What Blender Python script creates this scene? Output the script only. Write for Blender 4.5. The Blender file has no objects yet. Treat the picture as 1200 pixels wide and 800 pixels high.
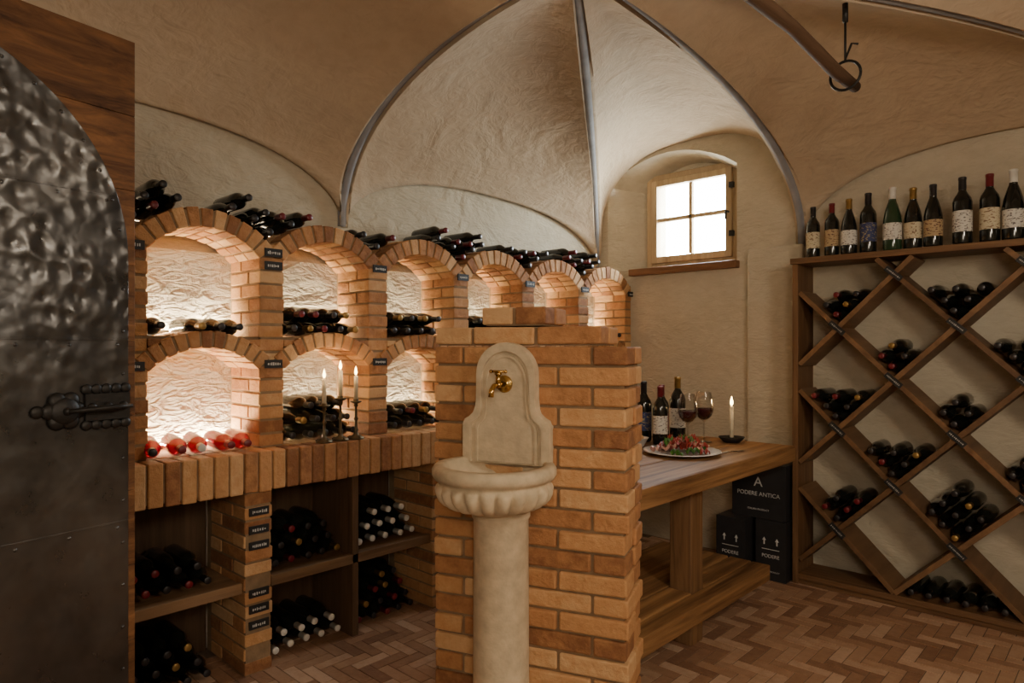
import bpy, math, random
from mathutils import Matrix, Vector
random.seed(7)
R=random.uniform
pi=math.pi

# ---------------------------------------------------------------- materials
def newmat(name):
    m=bpy.data.materials.new(name); m.use_nodes=True
    nt=m.node_tree; b=nt.nodes['Principled BSDF']
    return m,nt,b
def L(nt,a,b): nt.links.new(a,b)
def coords(nt,scale=(1,1,1),rot=(0,0,0)):
    tc=nt.nodes.new('ShaderNodeTexCoord'); mp=nt.nodes.new('ShaderNodeMapping')
    mp.inputs['Scale'].default_value=scale; mp.inputs['Rotation'].default_value=rot
    L(nt,tc.outputs['Object'],mp.inputs['Vector']); return mp.outputs['Vector']
def noise(nt,vec,scale,detail=4,rough=.5,dist=0):
    n=nt.nodes.new('ShaderNodeTexNoise'); n.inputs['Scale'].default_value=scale
    n.inputs['Detail'].default_value=detail; n.inputs['Roughness'].default_value=rough
    n.inputs['Distortion'].default_value=dist
    L(nt,vec,n.inputs['Vector']); return n.outputs['Fac']
def ramp(nt,fac,stops):
    r=nt.nodes.new('ShaderNodeValToRGB'); e=r.color_ramp.elements
    while len(e)<len(stops): e.new(.5)
    for i,(p,c) in enumerate(stops):
        e[i].position=p; e[i].color=(c[0],c[1],c[2],1)
    L(nt,fac,r.inputs['Fac']); return r.outputs['Color']
def bump(nt,b,h,strength=.3,dist=.01,prev=None):
    n=nt.nodes.new('ShaderNodeBump'); n.inputs['Strength'].default_value=strength
    n.inputs['Distance'].default_value=dist; L(nt,h,n.inputs['Height'])
    if prev: L(nt,prev,n.inputs['Normal'])
    L(nt,n.outputs['Normal'],b.inputs['Normal']); return n.outputs['Normal']
def mixc(nt,fac,a,b,mode='MIX'):
    m=nt.nodes.new('ShaderNodeMix'); m.data_type='RGBA'; m.blend_type=mode
    if isinstance(fac,float): m.inputs[0].default_value=fac
    else: L(nt,fac,m.inputs[0])
    for s,v in ((6,a),(7,b)):
        if isinstance(v,tuple): m.inputs[s].default_value=(v[0],v[1],v[2],1)
        else: L(nt,v,m.inputs[s])
    return m.outputs[2]
def simple(name,col,rough=.5,metal=0,nb=0,ns=60,trans=0,coat=0):
    m,nt,b=newmat(name)
    v=coords(nt); n=noise(nt,v,ns*.3,3)
    c=ramp(nt,n,[(.3,tuple(x*.82 for x in col)),(.7,tuple(min(1,x*1.12) for x in col))])
    L(nt,c,b.inputs['Base Color'])
    b.inputs['Roughness'].default_value=rough; b.inputs['Metallic'].default_value=metal
    b.inputs['Transmission Weight'].default_value=trans
    b.inputs['Coat Weight'].default_value=coat
    if nb: bump(nt,b,noise(nt,v,ns,4),nb,.004)
    return m
def label(name,col,ink):
    m,nt,b=newmat(name)
    v=coords(nt,(70,70,150)); n=noise(nt,v,1.0,2,.5)
    c=ramp(nt,n,[(.38,ink),(.45,col)]); L(nt,c,b.inputs['Base Color']); b.inputs['Roughness'].default_value=.7
    return m
def plaster(name,c1,c2,bs=.5,bd=.03):
    m,nt,b=newmat(name)
    v=coords(nt,(1,1,1.5),(.5,.4,.3))
    n=noise(nt,v,1.6,5,.6)
    col=ramp(nt,n,[(.3,c1),(.7,c2)])
    n2=noise(nt,v,14,3,.6)
    col=mixc(nt,.2,col,ramp(nt,n2,[(.35,tuple(x*.78 for x in c1)),(.65,c2)]))
    L(nt,col,b.inputs['Base Color'])
    b.inputs['Roughness'].default_value=.9
    a=noise(nt,v,3.0,4,.5,1.4)
    p=bump(nt,b,a,bs,bd*1.6)
    v2=coords(nt,(1.2,1.2,3.0),(.9,.3,.6))
    a2=noise(nt,v2,7,3,.5,2.2)
    p=bump(nt,b,a2,bs*.75,bd*.7,p)
    v3=coords(nt,(3.4,1.2,1.2),(.2,.9,.4))
    a3=noise(nt,v3,5,2,.5,1.5)
    bump(nt,b,a3,bs*.5,bd*.5,p)
    return m
def wood(name,c1,c2,axis,rough=.55,k=1.0):
    m,nt,b=newmat(name)
    sc=[18*k,18*k,18*k]; sc[axis]=1.1*k
    v=coords(nt,tuple(sc))
    n=noise(nt,v,1.3,6,.65,.6)
    col=ramp(nt,n,[(.3,c1),(.5,tuple((a+b_)/2 for a,b_ in zip(c1,c2))),(.68,c2)])
    w=nt.nodes.new('ShaderNodeAttribute'); w.attribute_name='tone'
    tone=ramp(nt,w.outputs['Fac'],[(0,(.62,.6,.58)),(1,(1.0,1.0,1.0))])
    col=mixc(nt,1.0,col,tone,'MULTIPLY')
    L(nt,col,b.inputs['Base Color'])
    b.inputs['Roughness'].default_value=rough
    b.inputs['Specular IOR Level'].default_value=.3
    bump(nt,b,n,.6,.006)
    return m
def brickmat(name,stops,bumpk=.5):
    m,nt,b=newmat(name)
    at=nt.nodes.new('ShaderNodeAttribute'); at.attribute_name='tone'
    v=coords(nt)
    n=noise(nt,v,22,5,.65)
    ad=nt.nodes.new('ShaderNodeMath'); ad.operation='MULTIPLY_ADD'
    L(nt,n,ad.inputs[0]); ad.inputs[1].default_value=.9; 
    sb=nt.nodes.new('ShaderNodeMath'); sb.operation='SUBTRACT'
    L(nt,at.outputs['Fac'],sb.inputs[0]); sb.inputs[1].default_value=.45
    L(nt,sb.outputs[0],ad.inputs[2])
    c=ramp(nt,ad.outputs[0],stops)
    L(nt,c,b.inputs['Base Color']); b.inputs['Roughness'].default_value=.85
    p=bump(nt,b,noise(nt,v,45,5,.7),bumpk,.009)
    bump(nt,b,noise(nt,v,9,3,.6),bumpk*.8,.02,p)
    return m

M_vault=plaster('plaster_vault',(.46,.345,.235),(.54,.425,.30),.45,.024)
M_wall=plaster('plaster_wall',(.46,.395,.29),(.55,.485,.37),.55,.026)
M_cell=plaster('plaster_rough_white',(.66,.61,.51),(.78,.73,.63),.9,.05)
M_rib=simple('rib_grey_paint',(.28,.28,.30),.95,0,.5,25)
M_brick=brickmat('brick_orange',[(0,(.25,.105,.042)),(.3,(.43,.20,.078)),(.65,(.54,.285,.118)),(1,(.64,.40,.20))],.85)
M_mortar=simple('mortar_sand',(.26,.17,.095),.95,0,.5,80)
M_tile=brickmat('terracotta_tile',[(0,(.23,.12,.07)),(.4,(.35,.195,.115)),(.75,(.43,.26,.16)),(1,(.52,.34,.23))],.3)
M_tile.node_tree.nodes['Principled BSDF'].inputs['Roughness'].default_value=.40
M_grout=simple('floor_grout',(.16,.11,.075),.9,0,.4,80)
M_shelfX=wood('wood_rack_x',(.115,.057,.026),(.24,.13,.062),0)
M_shelfZ=wood('wood_rack_z',(.115,.057,.026),(.24,.13,.062),2)
M_shelfD=wood('wood_rack_diag',(.14,.073,.034),(.27,.15,.074),1,.55,.6)
M_lowY=wood('wood_shelf_y',(.17,.095,.05),(.29,.175,.09),1)
M_lowZ=wood('wood_shelf_z',(.09,.05,.027),(.17,.10,.055),2)
M_tabY=wood('wood_table_y',(.10,.045,.018),(.44,.235,.095),1,.6,.75)
M_tabZ=wood('wood_table_z',(.09,.045,.02),(.30,.16,.072),2,.6,.75)
M_doorw=wood('wood_door',(.050,.020,.009),(.27,.125,.05),1,.5,1.2)
M_pole=wood('wood_pole',(.10,.055,.03),(.19,.11,.065),1,.8)
M_winw=wood('wood_window',(.42,.29,.16),(.60,.45,.27),2,.5)
M_sill=wood('wood_sill',(.20,.09,.04),(.32,.15,.07),0,.5)
M_stone=simple('stone_sand',(.57,.46,.31),.85,0,.5,70)
M_glass=simple('bottle_glass_dark',(.010,.011,.009),.12,0,0,10,0,.3)
M_green=simple('bottle_glass_green',(.02,.045,.02),.1,0,0,10,0,.3)
M_cap=simple('capsule_black',(.02,.018,.02),.35)
M_capr=simple('capsule_red',(.14,.010,.016),.35)
M_capw=simple('capsule_white',(.7,.68,.62),.4)
M_capg=simple('capsule_gold',(.35,.22,.07),.35,.6)
M_label=label('label_cream',(.55,.48,.33),(.20,.12,.07))
M_label2=label('label_white',(.62,.60,.54),(.14,.12,.12))
M_label3=label('label_blue',(.03,.04,.12),(.35,.30,.15))
M_label4=label('label_kraft',(.42,.30,.16),(.10,.03,.02))
M_rose=simple('bottle_rose',(.62,.015,.05),.1,0,0,10,.4,.3)
M_iron=simple('iron_black',(.03,.028,.026),.5,.6,.4,60)
M_brass=simple('brass',(.65,.42,.14),.25,1)
M_bronze=simple('bronze_dark',(.12,.09,.05),.4,.8)
M_wax=simple('candle_wax',(.80,.72,.52),.5)
M_tag=simple('slate_tag',(.012,.012,.013),.6)
M_chalk=simple('chalk_white',(.6,.6,.58),.8)
M_carton=simple('carton_black',(.018,.018,.020),.55)
M_dish=simple('porcelain_white',(.75,.73,.70),.25)
M_ham=simple('cured_ham',(.38,.05,.035),.45,0,.3,90)
M_fat=simple('ham_fat',(.62,.33,.26),.45)
M_leaf=simple('salad_leaf',(.08,.20,.03),.5)
M_bread=simple('bread_crust',(.50,.28,.10),.7,0,.4,60)
M_wine=simple('red_wine',(.045,.003,.006),.08)
M_steel=simple('cutlery_steel',(.6,.6,.6),.25,1)
M_alu=simple('led_profile',(.5,.5,.5),.4,.8)
def flame_mat():
    m,nt,b=newmat('candle_flame'); b.inputs['Base Color'].default_value=(1,.6,.2,1)
    b.inputs['Emission Color'].default_value=(1,.62,.22,1); b.inputs['Emission Strength'].default_value=25
    return m
M_flame=flame_mat()
def clear(name,tint,gl):
    m=bpy.data.materials.new(name); m.use_nodes=True; nt=m.node_tree
    for n in list(nt.nodes): nt.nodes.remove(n)
    o=nt.nodes.new('ShaderNodeOutputMaterial'); t=nt.nodes.new('ShaderNodeBsdfTransparent')
    t.inputs[0].default_value=(*tint,1)
    g=nt.nodes.new('ShaderNodeBsdfGlossy'); g.inputs['Roughness'].default_value=.03
    lw=nt.nodes.new('ShaderNodeLayerWeight'); lw.inputs[0].default_value=gl
    mx=nt.nodes.new('ShaderNodeMixShader')
    L(nt,lw.outputs['Facing'],mx.inputs[0]); L(nt,t.outputs[0],mx.inputs[1]); L(nt,g.outputs[0],mx.inputs[2])
    L(nt,mx.outputs[0],o.inputs[0]); return m
M_pane=clear('window_glass',(.96,.98,.98),.12)
M_crystal=clear('crystal_glass',(.93,.93,.93),.35)
def door_metal():
    m,nt,b=newmat('hammered_iron_sheet')
    v=coords(nt)
    n=noise(nt,v,3,4,.6)
    c=ramp(nt,n,[(.3,(.06,.06,.063)),(.7,(.16,.157,.152))])
    L(nt,c,b.inputs['Base Color']); b.inputs['Metallic'].default_value=.9
    n3=noise(nt,v,14,4,.6)
    rr=ramp(nt,n3,[(.3,(.25,.25,.25)),(.7,(.42,.42,.42))]); L(nt,rr,b.inputs['Roughness'])
    vo=nt.nodes.new('ShaderNodeTexVoronoi'); vo.inputs['Scale'].default_value=24
    vo.feature='SMOOTH_F1'
    vv=coords(nt,(1,1.2,1)); L(nt,vv,vo.inputs['Vector'])
    sp=nt.nodes.new('ShaderNodeSeparateXYZ'); L(nt,v,sp.inputs[0])
    mr=nt.nodes.new('ShaderNodeMapRange'); mr.inputs[1].default_value=1.25; mr.inputs[2].default_value=1.6
    mr.inputs[3].default_value=.06; mr.inputs[4].default_value=1
    L(nt,sp.outputs[2],mr.inputs[0])
    n5=noise(nt,v,5,3,.6)
    mk=ramp(nt,n5,[(.35,(.25,.25,.25)),(.6,(1,1,1))])
    mu0=nt.nodes.new('ShaderNodeMath'); mu0.operation='MULTIPLY'
    L(nt,vo.outputs['Distance'],mu0.inputs[0]); L(nt,mk,mu0.inputs[1])
    mu=nt.nodes.new('ShaderNodeMath'); mu.operation='MULTIPLY'
    L(nt,mu0.outputs[0],mu.inputs[0]); L(nt,mr.outputs[0],mu.inputs[1])
    p=bump(nt,b,mu.outputs[0],.5,.022)
    bump(nt,b,noise(nt,v,6,3,.5,.5),.25,.02,p)
    return m
M_metal=door_metal()

# ---------------------------------------------------------------- mesh builder
I4=Matrix.Identity(4)
class MB:
    def __init__(s): s.v=[];s.f=[];s.m=[];s.t=[];s.s=[]
    def add(s,vs,fs,mat=0,tone=None,smooth=False,M=None):
        o=len(s.v)
        if M is not None: vs=[M@Vector(v) for v in vs]
        s.v+= [tuple(v) for v in vs]
        tn=R(0,1) if tone is None else tone
        for i,f in enumerate(fs):
            s.f.append(tuple(k+o for k in f)); s.m.append(mat[i] if isinstance(mat,list) else mat)
            s.t.append(tn); s.s.append(smooth)
    def box(s,a,b,mat=0,tone=None,M=None):
        x0,y0,z0=a;x1,y1,z1=b
        s.hexa([(x0,y0,z0),(x1,y0,z0),(x1,y1,z0),(x0,y1,z0),(x0,y0,z1),(x1,y0,z1),(x1,y1,z1),(x0,y1,z1)],mat,tone,M)
    def hexa(s,p,mat=0,tone=None,M=None):
        s.add(p,[(0,3,2,1),(4,5,6,7),(0,1,5,4),(1,2,6,5),(2,3,7,6),(3,0,4,7)],mat,tone,False,M)
    def lathe(s,prof,M=I4,mat=0,seg=20,tone=.5,lab=None,fn=None):
        vs=[];fs=[];ms=[]
        n=len(prof)
        for i,(r,h) in enumerate(prof):
            for k in range(seg):
                a=2*pi*k/seg
                p=(max(r,1e-5)*math.cos(a),max(r,1e-5)*math.sin(a),h)
                if fn: p=fn(i,a,p)
                vs.append(p)
        for i in range(n-1):
            for k in range(seg):
                k2=(k+1)%seg
                fs.append((i*seg+k,i*seg+k2,(i+1)*seg+k2,(i+1)*seg+k))
                mm=mat[i] if isinstance(mat,list) else mat
                if isinstance(mm,tuple):   # (label, other) angle-limited
                    mm=mm[0] if (k<seg*.34 or k>=seg*.66) else mm[1]
                ms.append(mm)
        s.add(vs,fs,ms,tone,True,M)
    def prism(s,pts,y0,y1,mat=0,tone=.5,M=None):
        n=len(pts)
        vs=[(x,y0,z) for x,z in pts]+[(x,y1,z) for x,z in pts]
        fs=[tuple(range(n)),tuple(range(2*n-1,n-1,-1))]
        fs+=[(i,i+n,(i+1)%n+n,(i+1)%n) for i in range(n)]
        s.add(vs,fs,mat,tone,False,M)
    def ring(s,po,pin,y0,y1,mat=0,tone=.5,M=None):
        n=len(po)
        vs=[(x,y,z) for y in (y0,y1) for P in (po,pin) for x,z in P]
        fs=[]
        for i in range(n):
            j=(i+1)%n
            fs+=[(i,j,n+j,n+i),(2*n+i,3*n+i,3*n+j,2*n+j),(i,2*n+i,2*n+j,j),(n+i,n+j,3*n+j,3*n+i)]
        s.add(vs,fs,mat,tone,False,M)
    def tube(s,path,rad,mat=0,seg=10,M=None,tone=.5,flat=1.0):
        vs=[];fs=[]
        P=[Vector(p) for p in path]; n=len(P)
        up0=None
        for i,p in enumerate(P):
            d=(P[min(i+1,n-1)]-P[max(i-1,0)]).normalized()
            u=Vector((0,0,1)) if abs(d.z)<.95 else Vector((1,0,0))
            if up0 is not None and (up0-d*up0.dot(d)).length>.2: u=up0
            a=(u-d*u.dot(d)).normalized(); b=d.cross(a); up0=a
            r=rad[i] if isinstance(rad,(list,tuple)) else rad
            for k in range(seg):
                t=2*pi*k/seg
                vs.append(p+a*math.cos(t)*r*flat+b*math.sin(t)*r)
        for i in range(n-1):
            for k in range(seg):
                k2=(k+1)%seg
                fs.append((i*seg+k,i*seg+k2,(i+1)*seg+k2,(i+1)*seg+k))
        fs.append(tuple(range(seg-1,-1,-1))); fs.append(tuple((n-1)*seg+k for k in range(seg)))
        s.add(vs,fs,mat,tone,True,M)
    def obj(s,name,mats,parent=None,bevel=0,fixn=True):
        me=bpy.data.meshes.new(name); me.from_pydata(s.v,[],s.f); me.update()
        for m in mats: me.materials.append(m)
        me.polygons.foreach_set('material_index',s.m)
        me.polygons.foreach_set('use_smooth',s.s)
        at=me.attributes.new('tone','FLOAT','FACE'); at.data.foreach_set('value',s.t)
        if fixn:
            import bmesh
            bm=bmesh.new(); bm.from_mesh(me); bmesh.ops.recalc_face_normals(bm,faces=bm.faces); bm.to_mesh(me); bm.free()
        o=bpy.data.objects.new(name,me); bpy.context.collection.objects.link(o)
        if parent: o.parent=parent
        if bevel:
            b=o.modifiers.new('bevel','BEVEL'); b.width=bevel; b.segments=2; b.limit_method='ANGLE'; b.angle_limit=math.radians(40)
        return o
def empty(name):
    o=bpy.data.objects.new(name,None); bpy.context.collection.objects.link(o); return o
def T(x,y,z): return Matrix.Translation((x,y,z))
def RZ(a): return Matrix.Rotation(a,4,'Z')
def RY(a): return Matrix.Rotation(a,4,'Y')
def RX(a): return Matrix.Rotation(a,4,'X')

# ---------------------------------------------------------------- room shell
XL,XR,YB,YN=-3.3,1.6,4.5,-1.2
def wall(name,a,b,mat):
    m=MB(); m.box(a,b,0,.5); return m.obj(name,[mat])
wall('wall_left',(XL-.2,YN-.2,-.05),(XL,YB+.36,3.2),M_wall)
wall('wall_right',(XR,YN-.2,-.05),(XR+.2,YB+.36,3.2),M_wall)
wall('wall_near',(XL,YN-.2,-.05),(XR,YN,3.2),M_wall)
wb=wall('wall_back',(XL,YB,-.05),(XR,YB+.36,3.2),M_wall)
nx0,nx1=-2.93,-2.12
pts=[(nx0,2.05),(nx1,2.05),(nx1,2.68)]
for k in range(1,12):
    t=k/12; pts.append((nx1+(nx0-nx1)*t,2.68+.17*math.sin(pi*t)**.8))
pts.append((nx0,2.68))
n=len(pts)
c=MB()
def splay(x,z):
    t=(x-nx0)/(nx1-nx0)
    return (-3.22+( -2.085+3.22)*t, 2.05+(z-2.05)*1.10)
vs=[(splay(x,z)[0],YB-.03,splay(x,z)[1]) for x,z in pts]+[(x,YB+.2,z) for x,z in pts]
c.add(vs,[tuple(range(n)),tuple(range(2*n-1,n-1,-1))]+[(i,i+n,(i+1)%n+n,(i+1)%n) for i in range(n)],0,.5)
c.box((-2.86,YB+.15,2.10),(-2.19,YB+.5,2.76),0,.5)
cut=c.obj('niche_cutter',[M_cell])
bo=wb.modifiers.new('b','BOOLEAN'); bo.object=cut; bo.operation='DIFFERENCE'; bo.solver='EXACT'; bo.use_self=True
bpy.context.view_layer.update()
dg=bpy.context.evaluated_depsgraph_get()
nm=bpy.data.meshes.new_from_object(wb.evaluated_get(dg))
wb.modifiers.clear(); wb.data=nm
bpy.data.objects.remove(cut)

m=MB(); m.box((-2.0,YB-.05,0),(-1.62,YB,2.12),0,.5); m.obj('wall_pilaster',[M_wall],bevel=.02)

# floor herringbone
m=MB(); m.box((XL,YN,-.05),(XR,YB,-.003),1,.5)
W=.060; nn=3
for a in range(-140,180):
    for b in range(-34,46):
        for k in (0,1):
            if k==0: x0,y0,x1,y1=0,0,nn,1
            else: x0,y0,x1,y1=0,1,1,1+nn
            ox=a+b*nn; oy=a-b*nn
            X0=(x0+ox)*W-.9; X1=(x1+ox)*W-.9; Y0=(y0+oy)*W+1.6; Y1=(y1+oy)*W+1.6
            if X0<XL or X1>XR or Y0<YN or Y1>YB: continue
            g=.0025; dz=R(-.0008,.0008)
            m.box((X0+g,Y0+g,-.012),(X1-g,Y1-g,dz),0)
m.obj('floor',[M_tile,M_grout])

# vault (umbrella vault with groins)
AP=(-1.64,2.09); HA=2.97
nodes=[((-3.3,-.35),2.12),((-3.3,2.09),2.12),((-3.3,4.5),2.05),((-1.64,4.5),2.10),((.3,4.5),2.2),((1.6,4.5),2.15),((1.6,2.09),2.15),((1.6,-1.2),2.15),((-1.64,-1.2),2.15),((-3.3,-1.2),2.1)]
rises=[.45,.42,.93,.50,.3,.4,.4,.4,.3,.25]
def prof_edge(r): return (max(0,1-r**2.25))**(1/2.25)
m=MB()
NS,NR=40,30
for i in range(len(nodes)):
    (x0,y0),h0=nodes[i]; (x1,y1),h1=nodes[(i+1)%len(nodes)]
    vs=[];fs=[]
    ex=2.8 if i==2 else 2.1
    for a in range(NS+1):
        s=.5-.5*math.cos(pi*a/NS)
        wx=x0+(x1-x0)*s; wy=y0+(y1-y0)*s
        hw=h0+(h1-h0)*s+rises[i]*(max(0,1-abs(2*s-1)**ex))**(1/ex)
        w=math.sin(pi*s)**.6
        for b in range(NR+1):
            r=1-(1-b/NR)**1.5
            f=(1-w)*prof_edge(r)+w*(1-r**2.6)
            h=hw+(HA-hw)*f
            h+=.14*math.sin(pi*s)*math.sin(pi*min(1,r**1.3))
            vs.append((AP[0]+(wx-AP[0])*r,AP[1]+(wy-AP[1])*r,h))
    for a in range(NS):
        for b in range(NR):
            q=a*(NR+1)+b
            fs.append((q,q+1,q+NR+2,q+NR+1))
    m.add(vs,fs,0,.5,True)
ce=m.obj('ceiling',[M_vault],fixn=False)
sd=ce.modifiers.new('thick','SOLIDIFY'); sd.thickness=.04; sd.offset=1
m=MB()
for (x,y),h in nodes:
    path=[]
    for b in range(41):
        r=1-(1-b/40)**1.5
        path.append((AP[0]+(x-AP[0])*r*.997,AP[1]+(y-AP[1])*r*.997,h+(HA-h)*prof_edge(r)+.004))
    m.tube(path,.025,0,12)
m.obj('trim_ribs',[M_rib])

# ---------------------------------------------------------------- window
w=empty('window_1')
def frame(m,x0,x1,z0,z1,t,y0,y1,mat=0):
    m.box((x0,y0,z0),(x0+t,y1,z1),mat); m.box((x1-t,y0,z0),(x1,y1,z1),mat)
    m.box((x0+t,y0,z0),(x1-t,y1,z0+t),mat); m.box((x0+t,y0,z1-t),(x1-t,y1,z1),mat)
m=MB()
frame(m,-2.91,-2.14,2.055,2.80,.05,YB+.15,YB+.20)
frame(m,-2.86,-2.19,2.105,2.755,.050,YB+.13,YB+.19)
m.box((-2.54,YB+.14,2.16),(-2.51,YB+.18,2.70)); m.box((-2.81,YB+.14,2.425),(-2.24,YB+.18,2.455))
m.obj('frame',[M_winw],w,.004)
m=MB(); m.box((-2.81,YB+.16,2.15),(-2.24,YB+.165,2.71)); m.obj('pane',[M_pane],w)
m=MB()
for z in (2.25,2.6): m.box((-2.20,YB+.105,z),(-2.17,YB+.135,z+.04))
m.tube([(-2.215,YB+.13,2.43),(-2.215,YB+.09,2.43),(-2.215,YB+.085,2.37)],.008)
m.obj('latch',[M_iron],w)
m=MB(); m.box((-2.95,YB-.06,2.0),(-2.07,YB+.16,2.052)); m.obj('trim_window_sill',[M_sill],None,.006)

# ---------------------------------------------------------------- bottles
def bprof(sc=1.0,style=0):
    if style==0: p=[(0,.006),(.028,.0),(.036,.003),(.038,.01),(.038,.055),(.038,.057),(.038,.15),(.038,.152),(.038,.190),(.0335,.208),(.022,.226),(.0150,.240),(.0145,.2445),(.0152,.245),(.0148,.288),(.0162,.289),(.0162,.299),(.014,.301),(0,.301)]
    else: p=[(0,.006),(.028,.0),(.038,.003),(.040,.01),(.040,.05),(.040,.052),(.040,.13),(.040,.132),(.039,.150),(.034,.180),(.025,.212),(.0165,.236),(.0150,.2445),(.0155,.245),(.0150,.288),(.0165,.289),(.0165,.299),(.014,.301),(0,.301)]
    return [(r*sc,h*sc) for r,h in p]
def bottle(mb,M,sc=1.0,style=0,cap=1,glass=0,label=None,seg=18):
    mats=[glass]*5+[(label,glass) if label is not None else glass]+[glass]*6+[glass]+[cap]*6
    mb.lathe(bprof(sc,style)[:],M,mats[:18],seg,.5)
def lieX(x,y,z,ja=0):
    return T(x,y,z)@RZ(ja)@RY(pi/2)
def lieYn(x,y,z,ja=0):
    return T(x,y,z)@RZ(ja)@RX(pi/2)
BMATS=[M_glass,M_cap,M_capr,M_capw,M_capg,M_label,M_rose,M_green]
def rndcap(p=(1,1,1,2,4)): return random.choice(p)

# ---------------------------------------------------------------- brick wine niches
AX=-2.96; W0=.972; PIT=.595; OW=.475; PW=.12; CT=.985
bs=empty('brick_wine_niches')
br=MB(); mo=MB()
XBK=-3.28
def pier(y0,z0,z1,first=0):
    n=max(1,round((z1-z0)/.0625)); ch=(z1-z0)/n
    mo.box((XBK,y0+.006,z0),(AX-.008,y0+PW-.006,z1-.004))
    for k in range(n):
        z=z0+k*ch; j=R(-.003,.003)
        x=AX
        lens=[.115,.19] if (k+first)%2 else [.19,.115]
        for l in lens:
            jj=R(-.003,.003)
            br.box((x-l+.005,y0+jj,z+.005),(x-.005+ (j if x==AX else 0),y0+PW+jj,z+ch-.005)); x-=l
def arch(yc,crown_in,rise,rt,x0,x1,nv=11,ow=OW):
    Rr=(ow*ow/4+rise*rise)/(2*rise); zc=crown_in-Rr
    ha=math.asin(ow/2/Rr)
    da=2*ha/nv
    xs=[x1,x1-.115,x1-.22,x0]
    for k in range(nv):
        a0=-ha+k*da; a1=a0+da
        for q in range(3):
            j=R(-.003,.003)
            g=.0045/Rr
            A0,A1=a0+g,a1-g
            r0,r1=Rr+j,Rr+rt+R(-.003,.004)
            xa,xb=xs[q+1]+.003,xs[q]-.003
            P=[]
            for x in (xa,xb):
                for (r,a) in ((r0,A0),(r0,A1),(r1,A1),(r1,A0)):
                    P.append((x,yc+r*math.sin(a),zc+r*math.cos(a)))
            br.hexa(P)
        P=[]
        for x in (x0,x1-.008):
            for (r,a) in ((Rr+.007,a0),(Rr+.007,a1),(Rr+rt-.007,a1),(Rr+rt-.007,a0)):
                P.append((x,yc+r*math.sin(a),zc+r*math.cos(a)))
        mo.hexa(P)
NC0,NC1=-1,6
for i in range(NC0,NC1+1):
    y0=W0-PW+PIT*i
    pier(y0,CT,1.93,i)
ledY=[]
for i in range(NC0,NC1):
    yc=W0+PIT*i+OW/2
    arch(yc,1.965,.115,.085,XBK,AX+.006)
    arch(yc,1.445,.10,.075,XBK,AX+.004)
    mo.box((XBK,yc-OW/2-.01,1.455),(AX-.03,yc+OW/2+.01,1.495))
    for k in (0,1):
        s=1 if k else -1
        ya=yc+s*(OW/2-.055); 
        br.box((AX-.12,min(ya,yc+s*OW/2),1.452),(AX-.004,max(ya,yc+s*OW/2),1.482))
    ledY.append(yc)
br.obj('bricks',[M_brick],bs,.004); mo.obj('mortar',[M_mortar],bs)
m=MB(); m.box((XL+.002,W0+PIT*NC0-PW,CT),(XBK+.004,W0+PIT*NC1,1.90)); m.obj('back_plaster',[M_cell],bs)
br=MB(); y=.15
while y<4.44:
    j=R(-.004,.003)
    br.box((-2.98+j,y+.004,.805+R(-.003,.003)),(-2.86+j,y+.0615,CT+R(-.002,.000))); y+=.0655
y=.15
while y<4.44:
    br.box((-3.28,y+.003,.93),(-2.985,y+.122,CT-.001)); y+=.125
br.obj('counter_bricks',[M_brick],bs,.006)
m=MB(); m.box((-3.28,.15,.82),(-2.874,4.48,CT-.008)); m.obj('counter_core',[M_mortar],bs)
br=MB(); mo=MB()
for (ya,yb) in ((.15,.28),(1.335,1.461),(2.40,2.525),(3.45,3.575),(4.35,4.475)):
    mo.box((-3.28,ya+.006,0),(-2.878,yb-.006,.81))
    n=13; ch=.805/n
    for k in range(n):
        x=-2.872
        for l in ([.12,.24] if k%2 else [.24,.12]):
            j=R(-.003,.003)
            br.box((x-l+.005,ya+j,k*ch+.005),(x-.004+j,yb+j,(k+1)*ch-.005)); x-=l
br.obj('lower_piers',[M_brick],bs,.004); mo.obj('lower_pier_mortar',[M_mortar],bs)
m=MB()
def tagX(y,z,w=.085,h=.038,x=AX+.008):
    m.box((x,y-w/2,z-h/2),(x+.008,y+w/2,z+h/2),0,.5)
    yy=y-w*.35
    while yy<y+w*.33:
        l=R(.006,.012); hh=R(.004,.008)
        m.box((x+.008,yy,z-hh),(x+.0088,yy+l*.55,z+hh*R(.4,1)),1,.5); yy+=l
for i in range(0,7):
    y=W0-PW/2+PIT*i
    if i in (1,): tagX(y,1.885); tagX(y,1.825)
    else: tagX(y,1.86)
    if i<5: tagX(y,1.37)
for z in (.72,.64,.57,.36,.29,.22): tagX(1.398,z,.09,.035,-2.872)
m.obj('name_tags',[M_tag,M_chalk],bs)
m=MB()
def shelf_unit(y0,y1,div=None,solid=True):
    m.box((-3.27,y0,.375),(-2.90,y1,.405),0); 
    m.box((-3.285,y0,.0),(-3.27,y1,.805),1)
    if div: m.box((-3.27,div-.018,.0),(-2.885,div+.018,.80),1)
shelf_unit(.285,1.33,.80); shelf_unit(1.465,2.395,1.91); shelf_unit(2.53,3.445,2.97); shelf_unit(3.58,4.345,3.95)
for (a,b) in ((.285,1.33),(1.465,2.395),(2.53,3.445),(3.58,4.345)):
    m.box((-2.92,a,.365),(-2.885,b,.412),0)
m.obj('lower_shelves',[M_lowY,M_lowZ],bs,.003)

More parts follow.
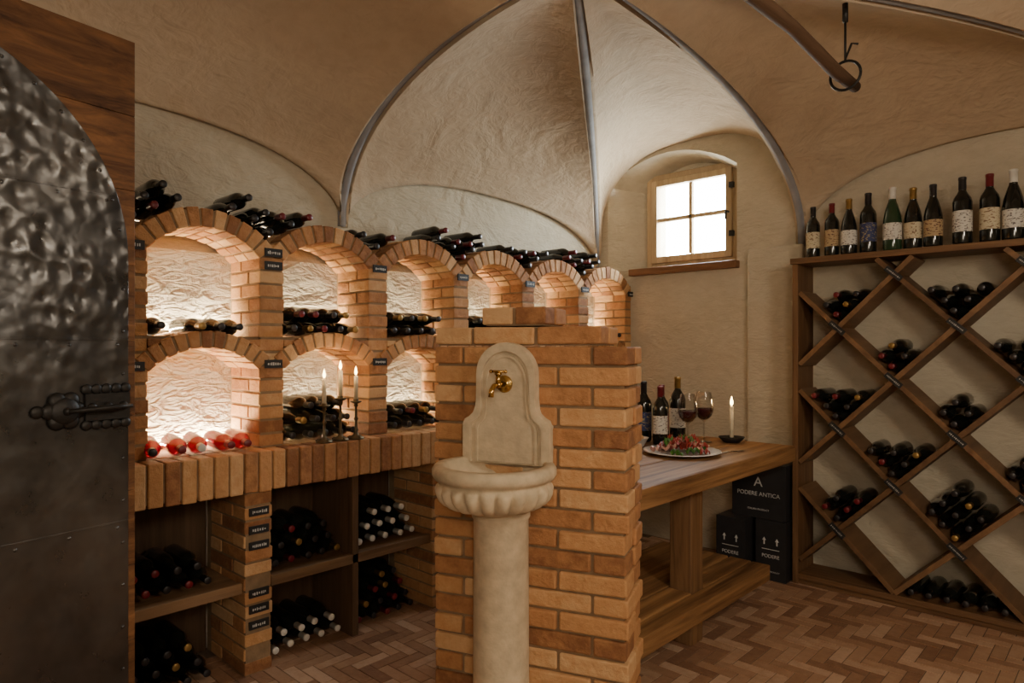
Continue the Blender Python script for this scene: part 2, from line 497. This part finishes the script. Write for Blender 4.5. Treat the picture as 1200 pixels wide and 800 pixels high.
# bottles in the niches ------------------------------------------------
def row(mb,y0,n,z,layers=1,x=-3.25,cap=None,glass=0,sp=.083,caps=(1,1,1,2,4),drop=0):
    for l in range(layers):
        for k in range(n-l-drop*(l>0)):
            bottle(mb,lieX(x+R(-.012,.02),y0+.041+sp*(k+.5*l)+R(-.001,.001),z+.041+.070*l,R(-.015,.015)),.985,random.choice((0,0,1)),cap if cap else rndcap(caps),glass,None,16)
mb=MB()
U=1.497; Lo=CT
def cy(i): return W0+PIT*i
row(mb,cy(-1),5,U); row(mb,cy(-1),5,Lo,2)
row(mb,cy(0)+.005,1,U); row(mb,cy(0)+.17,3,U)
row(mb,cy(1)+.005,5,U,2)
row(mb,cy(2)+.005,5,U,2)
row(mb,cy(3)+.005,5,U,2); row(mb,cy(4),5,U,1); row(mb,cy(5)+.005,5,U,1)
row(mb,cy(1)+.005,5,Lo,3,caps=(1,1,4,1)); row(mb,cy(2)+.005,5,Lo,2)
row(mb,cy(3)+.005,5,Lo,2); row(mb,cy(4),5,Lo,2); row(mb,cy(5),5,Lo,2)
mb.obj('wine_bottles_in_niches',BMATS)
mb=MB()
for k,(yy,ja,cp) in enumerate(((.055,-.25,1),(.145,-.18,2),(.235,-.22,3),(.325,-.12,2),(.415,-.18,2))):
    bottle(mb,lieX(-3.17+.004*k,cy(0)+yy+.01,Lo+.042,ja),1.0,0,cp,6)
mb.obj('rose_bottles_in_niche',BMATS)
mb=MB()
def onarch(i,offs,layer2=()):
    yv=W0-PW/2+PIT*i
    zc=1.965-.305
    def zat(o):
        u=.2975-abs(o); return max(1.935,zc+math.sqrt(max(.0,.390**2-u*u)))+.047 
    for o in offs: bottle(mb,lieX(-3.27+R(0,.03),yv+o,zat(o),R(-.05,.05)),1,random.choice((0,1)),rndcap((1,1,2,1)),0,None,16)
    for o in layer2: bottle(mb,lieX(-3.26+R(0,.03),yv+o,zat(abs(o))+.062,R(-.06,.06)),1,0,rndcap((1,1,2)),0,None,16)
onarch(0,(0,.085,.17),(.0425,.1275))
onarch(1,(-.17,-.085,0,.085,.17),(-.1275,-.0425,.0425,))
onarch(2,(-.085,0,.085))
onarch(3,(-.17,-.085,0,.085,.17),(-.1275,-.0425,.0425,.1275))
onarch(4,(-.17,-.085,0,.085,.17),(-.0425,.0425))
onarch(5,(-.17,-.085,0,.085,.17),(-.1275,-.0425,.0425,.1275))
mb.obj('wine_bottles_on_arches',BMATS)
mb=MB()
def lowrow(y0,n,z,layers,cap): row(mb,y0,n,z,layers,-3.24,cap)
for (a,c1,c2) in ((.30,None,None),(.83,None,None)):
    lowrow(a,5,.406,2,c1); lowrow(a,5,0.001,3,c2)
lowrow(1.47,5,.406,3,None); lowrow(1.47,5,.001,2,3)
lowrow(1.935,5,.406,3,3); lowrow(1.935,5,.001,4,None)
for a in (2.54,2.995,3.59,3.97):
    k=4 if a>3.5 else 5
    lowrow(a,k,.406,2,None); lowrow(a,k,.001,3,None)
mb.obj('wine_bottles_under_counter',BMATS)

# LED strips in niches
led=MB()
for i,yc in enumerate(ledY):
    for zz,pw in ((1.505,12.0),(CT+.008,12.0)):
        led.box((-3.275,yc-.2,zz-.006),(-3.262,yc+.2,zz+.004))
        ld=bpy.data.lights.new('led_strip','AREA'); ld.shape='RECTANGLE'; ld.size=.42; ld.size_y=.012
        ld.energy=pw; ld.color=(1,.78,.48)
        lo=bpy.data.objects.new('led_strip',ld); bpy.context.collection.objects.link(lo)
        d=Vector((.6,0,1)).normalized()
        zax=(-d); xax=Vector((0,1,0)); yax=zax.cross(xax)
        lo.matrix_world=Matrix(((xax.x,yax.x,zax.x,-3.262),(xax.y,yax.y,zax.y,yc),(xax.z,yax.z,zax.z,zz+.012),(0,0,0,1)))
        lo.parent=bs
led.obj('led_profiles',[M_alu],bs)

# ---------------------------------------------------------------- candlesticks on counter
def flame(mb,x,y,z,sc,mat):
    mb.lathe([(0,0),(.004,.004),(.0065,.012),(.005,.022),(.002,.033),(0,.04)],T(x,y,z)@Matrix.Scale(sc,4),mat,12)
def plight(name,x,y,z,e,parent=None,col=(1,.6,.28),r=.015):
    ld=bpy.data.lights.new(name,'POINT'); ld.energy=e; ld.color=col; ld.shadow_soft_size=r
    lo=bpy.data.objects.new(name,ld); bpy.context.collection.objects.link(lo); lo.location=(x,y,z)
    if parent: lo.parent=parent
    return lo
for (x,y,h) in ((-2.905,1.745,.19),(-2.912,1.84,.22),(-2.905,1.925,.20)):
    e=empty('candlestick'); z=CT+.0005
    m=MB()
    m.lathe([(0,0),(.040,0),(.041,.006),(.030,.014),(.014,.022),(.009,.035),(.013,.045),(.008,.055),(.006,h*.45),(.012,h*.5),(.006,h*.56),(.0055,h*.8),(.012,h*.84),(.008,h*.88),(.026,h*.92),(.030,h*.95),(.012,h*.95),(.014,h),(0,h)],T(x,y,z),0,20)
    for k in range(3):
        a=k*2*pi/3; m.tube([(x+.025*math.cos(a),y+.025*math.sin(a),z+.014),(x+.040*math.cos(a),y+.040*math.sin(a),z+.007)],.006)
    m.obj('holder',[M_bronze],e)
    m=MB(); hc=.125 if x<-2.91 else .115
    m.lathe([(0,0),(.0105,0),(.010,hc),(.006,hc+.002),(0,hc-.001)],T(x,y,z+h),0,16)
    m.tube([(x,y,z+h+hc),(x,y,z+h+hc+.01)],.001)
    m.obj('candle',[M_wax],e)
    m=MB(); flame(m,x,y,z+h+hc+.006,1.15,0); m.obj('flame',[M_flame],e)
    plight('candle_light',x,y,z+h+hc+.03,.6,e)

# ---------------------------------------------------------------- pillar with wall fountain
PM=T(-1.992,1.67,0)@RZ(math.radians(21.35))
pe=empty('brick_pillar')
br=MB(); mo=MB(); ch=.0727
for k in range(22):
    x0,x1=(0,.75)
    if k==20: x0,x1=0,.66
    if k==21: x0,x1=.20,.455
    z=k*ch
    if k==21: segs=[(.20,.325),(.33,.455)]
    elif k==20: segs=[(0,.16),(.165,.41),(.415,.66)]
    elif k%2==0: segs=[(0,.247),(.25,.497),(.50,.75)]
    else: segs=[(0,.122),(.125,.372),(.375,.622),(.625,.75)]
    for (a,b) in segs:
        for (ya,yb) in ((0,.122),(.128,.25)):
            j=R(-.006,.004); e2=R(-.004,.010) if b>.7 else 0
            rot=T((a+b)/2,0,z)@RZ(R(-.02,.02))@RY(R(-.009,.009))@T(-(a+b)/2,0,-z)
            br.box((a+.004,ya+j,z+.005),(b-.004+e2,yb+R(-.003,.003),z+ch-.005),0,None,PM@rot)
    mo.box((x0+.014,.012,z),(x1-.014,.238,z+ch-(.008 if k>18 else 0)),0,.5,PM)
br.obj('bricks',[M_brick],pe,.006); mo.obj('mortar',[M_mortar],pe)

fo=empty('wall_fountain'); FC=.314
m=MB()
half=[(.168,1.03),(.168,1.165),(.160,1.185),(.142,1.195),(.126,1.21),(.117,1.235),(.114,1.26),(.113,1.352)]
arc=[(.113*math.cos(a),1.352+.113*math.sin(a)) for a in [pi*k/20 for k in range(1,20)]]
out=half+arc+[(-x,z) for x,z in reversed(half)]
out=[(x+FC,z) for x,z in out]
inn=[(FC+(x-FC)*(.82),1.03+(z-1.03)*.93-.002) for x,z in out]
m.prism(out,-.034,.004,0,.5,PM)
m.ring(out,inn,-.048,-.034,0,.5,PM)
inn2=[(FC+(x-FC)*.72,1.03+(z-1.03)*.90) for x,z in out]; inn3=[(FC+(x-FC)*.66,1.03+(z-1.03)*.875) for x,z in out]
m.ring(inn2,inn3,-.040,-.034,0,.5,PM)
m.obj('backplate',[M_stone],fo,.005)
bp=[(.0,.875),(.080,.875),(.10,.885),(.105,.892),(.125,.893),(.150,.899),(.172,.912),(.186,.928),(.195,.945),(.200,.962),(.198,.974),(.190,.982),(.190,.992),(.208,.998),(.216,1.012),(.216,1.030),(.207,1.043),(.180,1.045),(.172,1.038),(.165,1.01),(.14,.97),(.08,.945),(0,.94)]
cyb=.139
def gad(i,a,p):
    x,y,z=p
    if 4<=i<=10:
        k=[.03,.07,.10,.11,.10,.07,.035][i-4]
        f=1-k+ k*1.5*abs(math.sin(a*11))**.7
        x*=f;y*=f
    y=min(y,cyb-.001)
    return (x,y,z)
m=MB(); m.lathe(bp,PM@T(FC,-cyb,0),0,220,.5,None,gad); m.obj('basin',[M_stone],fo,fixn=True)
def clampc(i,a,p): return (p[0],min(p[1],.079),p[2])
m=MB(); m.lathe([(0,0),(.125,0),(.125,.10),(.112,.12),(.100,.14),(.098,.84),(.104,.85),(.104,.862),(.096,.87),(.09,.885),(0,.885)],PM@T(FC,-.08,0),0,48,.5,None,clampc)
m.obj('column',[M_stone],fo)
m=MB(); TP=PM@T(FC-.005,-.034,1.315)
m.lathe([(0,0),(.030,0),(.032,.004),(.028,.008),(.018,.010),(.014,.016),(.012,.02)],TP@RX(pi/2),0,24)
m.tube([(0,-.01,0),(0,-.06,0),(0,-.075,-.002)],.011,0,12,TP)
m.tube([(0,-.07,0),(0,-.10,-.003),(0,-.118,-.016),(0,-.122,-.04)],[.010,.009,.009,.010],0,12,TP)
m.tube([(0,-.06,0),(0,-.06,.035)],.009,0,12,TP)
m.tube([(0,-.06,.035),(0,-.06,.042)],.013,0,12,TP)
m.tube([(-.026,-.06,.047),(.026,-.06,.047)],.005,0,10,TP)
for sx in(-.028,.028): m.lathe([(0,-.007),(.005,-.005),(.007,0),(.005,.005),(0,.007)],TP@T(sx,-.06,.047),0,10)
m.obj('tap',[M_brass],fo)

# ---------------------------------------------------------------- table
TH=.87
tb=empty('wooden_table')
m=MB()
ys=2.24; ye=4.02
bw=[(-2.36,-2.085),(-2.081,-1.80),(-1.796,-1.50)]
for i,(a,b) in enumerate(bw):
    m.box((a,ys,TH-.095),(b,ye+(.0,.01,-.005)[i],TH-(.001,0,.001)[i]),0,(.5,.75,.9)[i])
m.obj('table_top',[M_tabY],tb,.012)
m=MB()
for y in (2.36,2.95):
    for x in (-2.28,-1.72):
        m.box((x,y,0),(x+.12,y+.12,TH-.095),0,.7)
    m.box((-2.16,y+.02,TH-.185),(-1.72,y+.10,TH-.095),0,.5)
    m.box((-2.16,y+.02,.10),(-1.72,y+.10,.18),0,.5)
m.obj('legs',[M_tabZ],tb,.008)
m=MB()
m.box((-2.15,2.24,.18),(-1.73,3.62,.265),0,.6)
m.box((-1.59,2.24,.18),(-1.49,3.62,.265),0,.8)
m.box((-1.72,2.485,.18),(-1.594,2.945,.265),0,.7)
m.box((-1.72,3.075,.18),(-1.594,3.62,.265),0,.7)
m.box((-1.725,2.24,.18),(-1.594,2.355,.265),0,.7)
m.obj('lower_shelf',[M_tabY],tb,.008)

# table items
def sbottle(name,x,y,z,sc,style,glass,cap,label,rot=0,parent=None):
    mm=MB(); bottle(mm,T(x,y,z)@RZ(rot),sc,style,1,0,2,24)
    return mm.obj(name,[glass,cap,label],parent)
face=-pi/4+.05
sbottle('wine_bottle',-2.245,3.55,TH,1.22,0,M_glass,M_cap,M_label3,face)
sbottle('wine_bottle',-2.175,3.64,TH,1.15,0,M_glass,M_capr,M_capr,face)
sbottle('wine_bottle',-2.10,3.50,TH,1.15,0,M_glass,M_capr,M_label2,face)
sbottle('wine_bottle',-2.15,3.79,TH,1.30,0,M_glass,M_capg,M_label2,face)
def wineglass(x,y,z,s):
    e=empty('wine_glass')
    m=MB(); Mt=T(x,y,z)@Matrix.Scale(s,4)
    m.lathe([(0,0),(.034,0),(.034,.002),(.010,.005),(.004,.012),(.0035,.085),(.006,.095),(.022,.105),(.036,.122),(.043,.145),(.042,.17),(.036,.20),(.031,.225)],Mt,0,32); m.obj('bowl',[M_crystal],e)
    m=MB(); m.lathe([(0,.0985),(.020,.1065),(.034,.1235),(.0405,.145),(.0402,.152),(0,.152)],Mt,0,32); m.obj('wine',[M_wine],e)
wineglass(-1.965,3.78,TH,1.36); wineglass(-1.975,3.60,TH,1.34)
pl=empty('antipasto_plate')
px,py=-1.83,3.27
m=MB(); m.lathe([(0,.004),(.10,.004),(.115,.001),(.125,.001),(.155,.010),(.205,.018),(.206,.022),(.155,.015),(.12,.007),(0,.007)],T(px,py,TH),0,48); m.obj('plate',[M_dish],pl)
m=MB()
def ribbon(cx_,cy_,cz,ang,ln,wd,mat):
    vs=[];fs=[]; n=9; ph=R(0,6)
    for k in range(n):
        t=k/(n-1)-.5
        for s in (-.5,-.15,.15,.5):
            vs.append((t*ln,s*wd*(1-.5*abs(t)),.012*math.sin(t*14+ph)+.010*math.cos(s*6+ph)))
    for k in range(n-1):
        for q in range(3): fs.append((k*4+q,k*4+q+1,k*4+q+5,k*4+q+4))
    m.add(vs,fs,mat,.5,True,T(cx_,cy_,cz)@RZ(ang)@RX(R(-.5,.5)))
for k in range(64):
    a=R(0,2*pi); r=R(0,.155)
    h=.026+ (.155-r)*.38*R(.5,1)
    ribbon(px+r*math.cos(a),py+r*math.sin(a),TH+h,R(0,pi),R(.05,.10),R(.03,.05),random.choice((0,0,0,0,1,2)))
for k in range(34):
    a=R(0,2*pi); r=R(0,.10)
    ribbon(px+r*math.cos(a),py+r*math.sin(a),TH+R(.05,.09),R(0,pi),R(.02,.045),R(.015,.025),2 if k%2 else 0)
m.obj('ham_and_salad',[M_ham,M_fat,M_leaf],pl,fixn=False)
m=MB(); Mt=T(-2.17,3.34,TH); m.lathe([(0,0),(.045,0),(.05,.004),(.075,.05),(.078,.052),(.070,.048),(.045,.008),(0,.006)],Mt,0,32)
for k in range(7):
    a=k*.95; m.lathe([(0,-.018),(.016,-.012),(.022,0),(.016,.012),(0,.018)],Mt@T(.03*math.cos(a),.03*math.sin(a),.045+.004*(k%3)),1,12)
m.obj('bread_bowl',[M_dish,M_bread])
m=MB(); 
fx,fy=-1.66,3.50
m.tube([(fx-.02,fy-.10,TH+.004),(fx,fy,TH+.006),(fx+.015,fy+.04,TH+.004)],[.004,.003,.003],0,8)
m.box((-.011,0,0),(.011,.02,.002),0,.5,T(fx+.015,fy+.04,TH+.003)@RZ(-.3))
for k in range(4): m.box((-.011+k*.0063,.02,0),(-.008+k*.0063,.06,.002),0,.5,T(fx+.015,fy+.04,TH+.003)@RZ(-.3))
m.obj('fork',[M_steel])
cd=empty('table_candle'); cx_,cy_=-1.835,3.88
m=MB(); m.lathe([(0,0),(.045,0),(.052,.006),(.078,.032),(.076,.034),(.05,.012),(.016,.01),(.016,.03),(.012,.03),(.012,.012),(0,.012)],T(cx_,cy_,TH),0,32); m.obj('candle_dish',[M_iron],cd)
m=MB(); m.lathe([(0,.012),(.0125,.012),(.0115,.215),(.007,.218),(0,.214)],T(cx_,cy_,TH),0,16); m.obj('candle',[M_wax],cd)
m=MB(); flame(m,cx_,cy_,TH+.221,1.5,0); m.obj('flame',[M_flame],cd)
plight('candle_light',cx_,cy_,TH+.26,.9,cd)

# ---------------------------------------------------------------- diamond wine rack
rk=empty('diamond_wine_rack')
RX0,RX1,RY0,RY1=-1.59,.36,4.19,4.45
m=MB()
m.box((RX0,RY0,0),(RX0+.035,RY1,1.955),1,.6); m.box((RX1-.035,RY0,0),(RX1,RY1,1.955),1,.6)
m.box((RX0-.01,RY0-.01,1.955),(RX1+.01,RY1,1.99),0,.8); m.box((RX0+.035,RY0,.03),(RX1-.035,RY1,.065),0,.6)
m.box((RX0+.035,RY0+.01,0),(RX1-.035,RY0+.03,.03),0,.5)
m.obj('frame',[M_shelfX,M_shelfZ],rk,.003)
m=MB(); p=.298; nX0,nH0=-1.627,.07
xa,xb,ha,hb=RX0+.035,RX1-.035,.065,1.955
def diag(sgn,c,off):
    P=[]
    for X in (xa,xb):
        H=sgn*X+c
        if ha-1e-6<=H<=hb+1e-6: P.append((X,H))
    for H in (ha,hb):
        X=(H-c)/sgn
        if xa<X<xb: P.append((X,H))
    if len(P)<2: return
    P.sort(); (X0,H0),(X1,H1)=P[0],P[-1]
    l=math.hypot(X1-X0,H1-H0)
    if l<.08: return
    Mx=T(X0,0,H0)@RY(-math.atan2(H1-H0,X1-X0))
    m.box((.008,RY0+.004+off,-.014),(l-.008,RY1-.005,.014),0,None,Mx)
for k in range(-10,12):
    diag(1,(nH0-nX0)+2*p*k,0); diag(-1,(nH0+nX0)+2*p*k,.0015)
m.obj('lattice',[M_shelfD],rk,.002)
m=MB()
for i in range(0,7):
    for j in range(1,7):
        if (i+j)%2: continue
        X=nX0+p*i; H=nH0+p*j
        if X<xa+.02 or X>xb or H>1.9: continue
        Mx=T(X,RY0-.001,H)@RY(math.radians(42))
        m.box((-.052,-.008,-.016),(.052,0,.016),0,.5,Mx)
        u=-.042
        while u<.04:
            l=R(.005,.011); hh=R(.002,.005); m.box((u,-.0088,-hh),(u+l*.4,-.008,hh),1,.5,Mx); u+=l
m.obj('name_tags',[M_tag,M_chalk],rk)
mb=MB()
fills={(1,5):5,(1,3):6,(1,1):5,(2,4):4,(2,2):6,(3,5):6,(3,3):4,(3,1):9,(4,4):7,(4,2):5,(5,5):5,(5,3):6,(5,1):5}
order=[(0,0),(1,0),(0,1),(1,1),(2,0),(0,2),(2,1),(1,2),(2,2)]
for (i,j),cnt in fills.items():
    X=nX0+p*i; H=nH0+p*j
    for q in range(cnt):
        a,b=order[q]; r=.0405
        P=.0155+r+2*r*a; Q=.0155+r+2*r*b
        dx=(P-Q)/math.sqrt(2); dz=(P+Q)/math.sqrt(2)
        bottle(mb,lieYn(X+dx,RY1+.02-R(.0,.03),H+dz,R(-.02,.02)),.99,random.choice((0,1)),rndcap((1,1,1,2,2,4,1) if i<3 else (1,1,1,4)),0,None,16)
for k in range(6):
    X=nX0+p*3-.21+k*.084; bottle(mb,lieYn(X,RY1+.02,.066+.0405),.99,0,1,0,None,16)
mb.obj('wine_bottles_in_rack',BMATS)
tops=[(0,M_glass,M_cap,M_label,1.0),(0,M_glass,M_capr,M_label4,1.02),(1,M_glass,M_capg,M_label2,1.05),(0,M_glass,M_cap,M_label3,1.12),
(1,M_green,M_capw,M_label2,1.15),(1,M_glass,M_capg,M_label,1.1),(1,M_glass,M_cap,M_label4,1.1),(0,M_glass,M_cap,M_label2,1.15),(0,M_glass,M_capr,M_label,1.14),(1,M_glass,M_capw,M_label2,1.16)]
xs=[-1.495,-1.385,-1.285,-1.185,-1.055,-.955,-.855,-.72,-.60,-.50,-.38,-.25,-.1,.08]
for k,x in enumerate(xs):
    st,gl,cp,lb,sc=tops[k%len(tops)]
    sbottle('wine_bottle',x,4.27+R(-.01,.01),1.9905,sc*1.05,st,gl,cp,lb,-pi/2+.35)

# ---------------------------------------------------------------- cartons
def txt(s,size,M,parent):
    c=bpy.data.curves.new('label_text','FONT'); c.body=s; c.size=size; c.extrude=.0003; c.align_x='CENTER'
    o=bpy.data.objects.new('label_text',c); bpy.context.collection.objects.link(o); o.matrix_world=M; o.data.materials.append(M_chalk); o.parent=parent
def carton(x0,x1,y0,y1,z0,z1,top=False):
    m=MB(); m.box((x0,y0,z0),(x1,y1,z1),0,.5)
    m.box((x0+.002,(y0+y1)/2-.02,z1),(x1-.002,(y0+y1)/2+.02,z1+.0012),1,.5)
    cx_=(x0+x1)/2
    if not top:
        for s in (-.04,.04):
            zc=z0+.22
            m.prism([(cx_+s-.004,zc),(cx_+s+.004,zc),(cx_+s+.004,zc+.025),(cx_+s+.012,zc+.025),(cx_+s,zc+.045),(cx_+s-.012,zc+.025),(cx_+s-.004,zc+.025)],y0-.0008,y0,2,.5)
        m.box((cx_-.055,y0-.0008,zc-.03),(cx_+.055,y0,zc-.026),2,.5)
    o=m.obj('wine_carton',[M_carton,M_tag,M_chalk],None,.003)
    if top:
        txt('A',.085,T(cx_,y0-.001,z0+.20)@RX(pi/2),o); txt('PODERE ANTICA',.036,T(cx_,y0-.001,z0+.14)@RX(pi/2),o); txt('ITALIAN PRODUCT',.016,T(cx_,y0-.001,z0+.05)@RX(pi/2),o)
    else:
        txt('PODERE',.03,T(cx_,y0-.001,z0+.14)@RX(pi/2),o); txt('ITALIAN PRODUCT',.013,T(cx_,y0-.001,z0+.05)@RX(pi/2),o)
carton(-1.795,-1.605,4.13,4.43,0,.37)
carton(-2.02,-1.83,4.05,4.35,0,.37)
carton(-1.955,-1.61,4.14,4.43,.372,.715,True)

# ---------------------------------------------------------------- ceiling pole with hook
po=empty('hanging_wooden_pole')
m=MB(); path=[(-.956+.006*math.sin(k*1.3),-.3+k*(3.57/14),2.62+.004*math.cos(k*1.7)) for k in range(15)]
m.tube(path,[.026+.002*math.sin(k*2.1) for k in range(15)],0,14); m.obj('pole',[M_pole],po)
m=MB()
for y,zt in ((3.12,2.86),(.6,2.90)):
    m.tube([(-.956,y,2.69),(-.956,y,zt)],.005)
    m.tube([(-.956,y,2.70),(-.93,y,2.76),(-.905,y,2.75)],.005)
    m.tube([(-.956+.062*math.cos(a),y,2.628+.062*math.sin(a)) for a in [k*2*pi/28 for k in range(29)]],.006)
    m.lathe([(0,0),(.012,0),(.012,.08),(0,.08)],T(-.956,y,zt),0,12)
m.obj('iron_hook',[M_iron],po)

# ---------------------------------------------------------------- open door leaf
dr=empty('door_1')
DM=T(-2.059,.642,0)@RZ(math.radians(-79.3))
m=MB()
z=.01; nb=11
bh=(2.3-.01)/nb
for k in range(nb): m.box((0,-.05,z+k*bh+.0006),(1.1,0,z+(k+1)*bh-.0006),0,None,DM)
m.obj('leaf',[M_doorw],dr,.001)
m=MB(); rr=.53; xc=.55; zs=1.69
out=[(.02,.03),(1.08,.03),(1.08,zs)]+[(xc+rr*math.cos(a),zs+rr*math.sin(a)) for a in [pi*k/48 for k in range(1,48)]]+[(.02,zs)]
m.prism(out,0,.004,0,.5,DM)
for zz in (.97,1.47,1.86):
    dx=0 if zz<zs else rr-math.sqrt(rr*rr-(zz-zs)**2)
    m.box((.022+dx,.004,zz-.003),(1.078-dx,.0055,zz+.003),0,.5,DM)
    x=.05+dx
    while x<1.05-dx:
        m.lathe([(.005,0),(.004,.001),(.003,.002),(0,.0025)],DM@T(x,.004,zz-.015)@RX(-pi/2),0,8); x+=.12
m.obj('iron_sheet',[M_metal],dr,.001)
m=MB()
for k in range(14):
    m.lathe([(.005,0),(.004,.002),(.003,.003),(0,.0035)],DM@T(.035,.004,.1+k*.116)@RX(-pi/2),0,8)
for k in range(1,20):
    a=pi*k/20; m.lathe([(.005,0),(.004,.002),(.003,.003),(0,.0035)],DM@T(xc-(rr-.018)*math.cos(a),.004,zs+(rr-.018)*math.sin(a))@RX(-pi/2),0,8)
m.obj('rivets',[M_metal],dr)
m=MB()
LM=DM@T(0,.006,0)
def blob(x,z,r,h): m.lathe([(0,0),(r,0),(r*1.02,h*.3),(r*.8,h*.8),(r*.3,h),(0,h)],LM@T(x,0,z)@RX(-pi/2),0,20)
for a in range(6):
    blob(.185+.030*math.cos(a*pi/3),1.285+.030*math.sin(a*pi/3),.022,.014)
blob(.185,1.285,.038,.022); blob(.185,1.285,.012,.034)
m.box((.022,0,1.255),(.135,.010,1.325),0,.5,LM)
for k in range(5): blob(.03+k*.025,1.337,.014,.008)
for k in range(5): blob(.03+k*.025,1.243,.014,.008)
for x in (.04,.08,.12): blob(x,1.29,.013,.020)
m.tube([(.185,.03,1.285),(.13,.045,1.288),(.07,.048,1.290),(.03,.035,1.29)],[.006,.007,.007,.005],0,10,LM)
m.box((.20,0,1.275),(.235,.008,1.297),0,.5,LM); blob(.245,1.286,.016,.01)
m.obj('lock',[M_iron],dr)
m=MB(); m.box((-2.0,YN,0),(-1.82,-.46,2.2),0,.5); m.obj('wall_return',[M_wall])

# ---------------------------------------------------------------- lights / world
wd=bpy.data.worlds.new('world'); bpy.context.scene.world=wd; wd.use_nodes=True
nt=wd.node_tree; bg=nt.nodes['Background']
tc=nt.nodes.new('ShaderNodeTexCoord'); sp=nt.nodes.new('ShaderNodeSeparateXYZ'); L(nt,tc.outputs['Generated'],sp.inputs[0])
c=ramp(nt,sp.outputs[2],[(.0,(.66,.68,.64)),(.12,(.85,.90,.90)),(.3,(.88,.94,1.0))])
L(nt,c,bg.inputs['Color']); bg.inputs['Strength'].default_value=72
def area(name,loc,target,size,e,col,sy=None,portal=False):
    ld=bpy.data.lights.new(name,'AREA'); ld.size=size; ld.energy=e; ld.color=col
    if sy: ld.shape='RECTANGLE'; ld.size_y=sy
    lo=bpy.data.objects.new(name,ld); bpy.context.collection.objects.link(lo); lo.location=loc
    d=Vector(target)-Vector(loc); lo.rotation_euler=d.to_track_quat('-Z','Y').to_euler()
    if portal: ld.cycles.is_portal=True
    return lo
area('window_portal',(-2.525,YB+.37,2.43),(-2.525,0,2.43),.68,1,(1,1,1),.68,True)
area('fill_warm',(1.0,-.8,2.0),(-1.8,2.6,1.0),.7,34,(1,.86,.68))  # unseen warm fill added behind the camera for general brightness
area('fill_overhead',(.9,1.6,2.3),(-.6,2.8,.0),.5,32,(1,.85,.66))  # added overhead fill, out of view, with no fixture behind it
plight('fill_point',.6,-.7,1.7,9,None,(1,.82,.60),.2)  # added point fill behind the camera to lift the vault; no lamp stands here
area('uplight',(-3.2,2.0,2.0),(-2.7,2.0,3.2),3.8,9,(1,.77,.50),.04)

# ---------------------------------------------------------------- camera
cd_=bpy.data.cameras.new('camera'); co=bpy.data.objects.new('camera',cd_); bpy.context.collection.objects.link(co)
co.location=(0,0,1.45); co.rotation_euler=(pi/2,0,math.radians(43.4)); cd_.lens=23.64; cd_.sensor_width=36; cd_.shift_y=.005
cd_.clip_start=.05
bpy.context.scene.camera=co
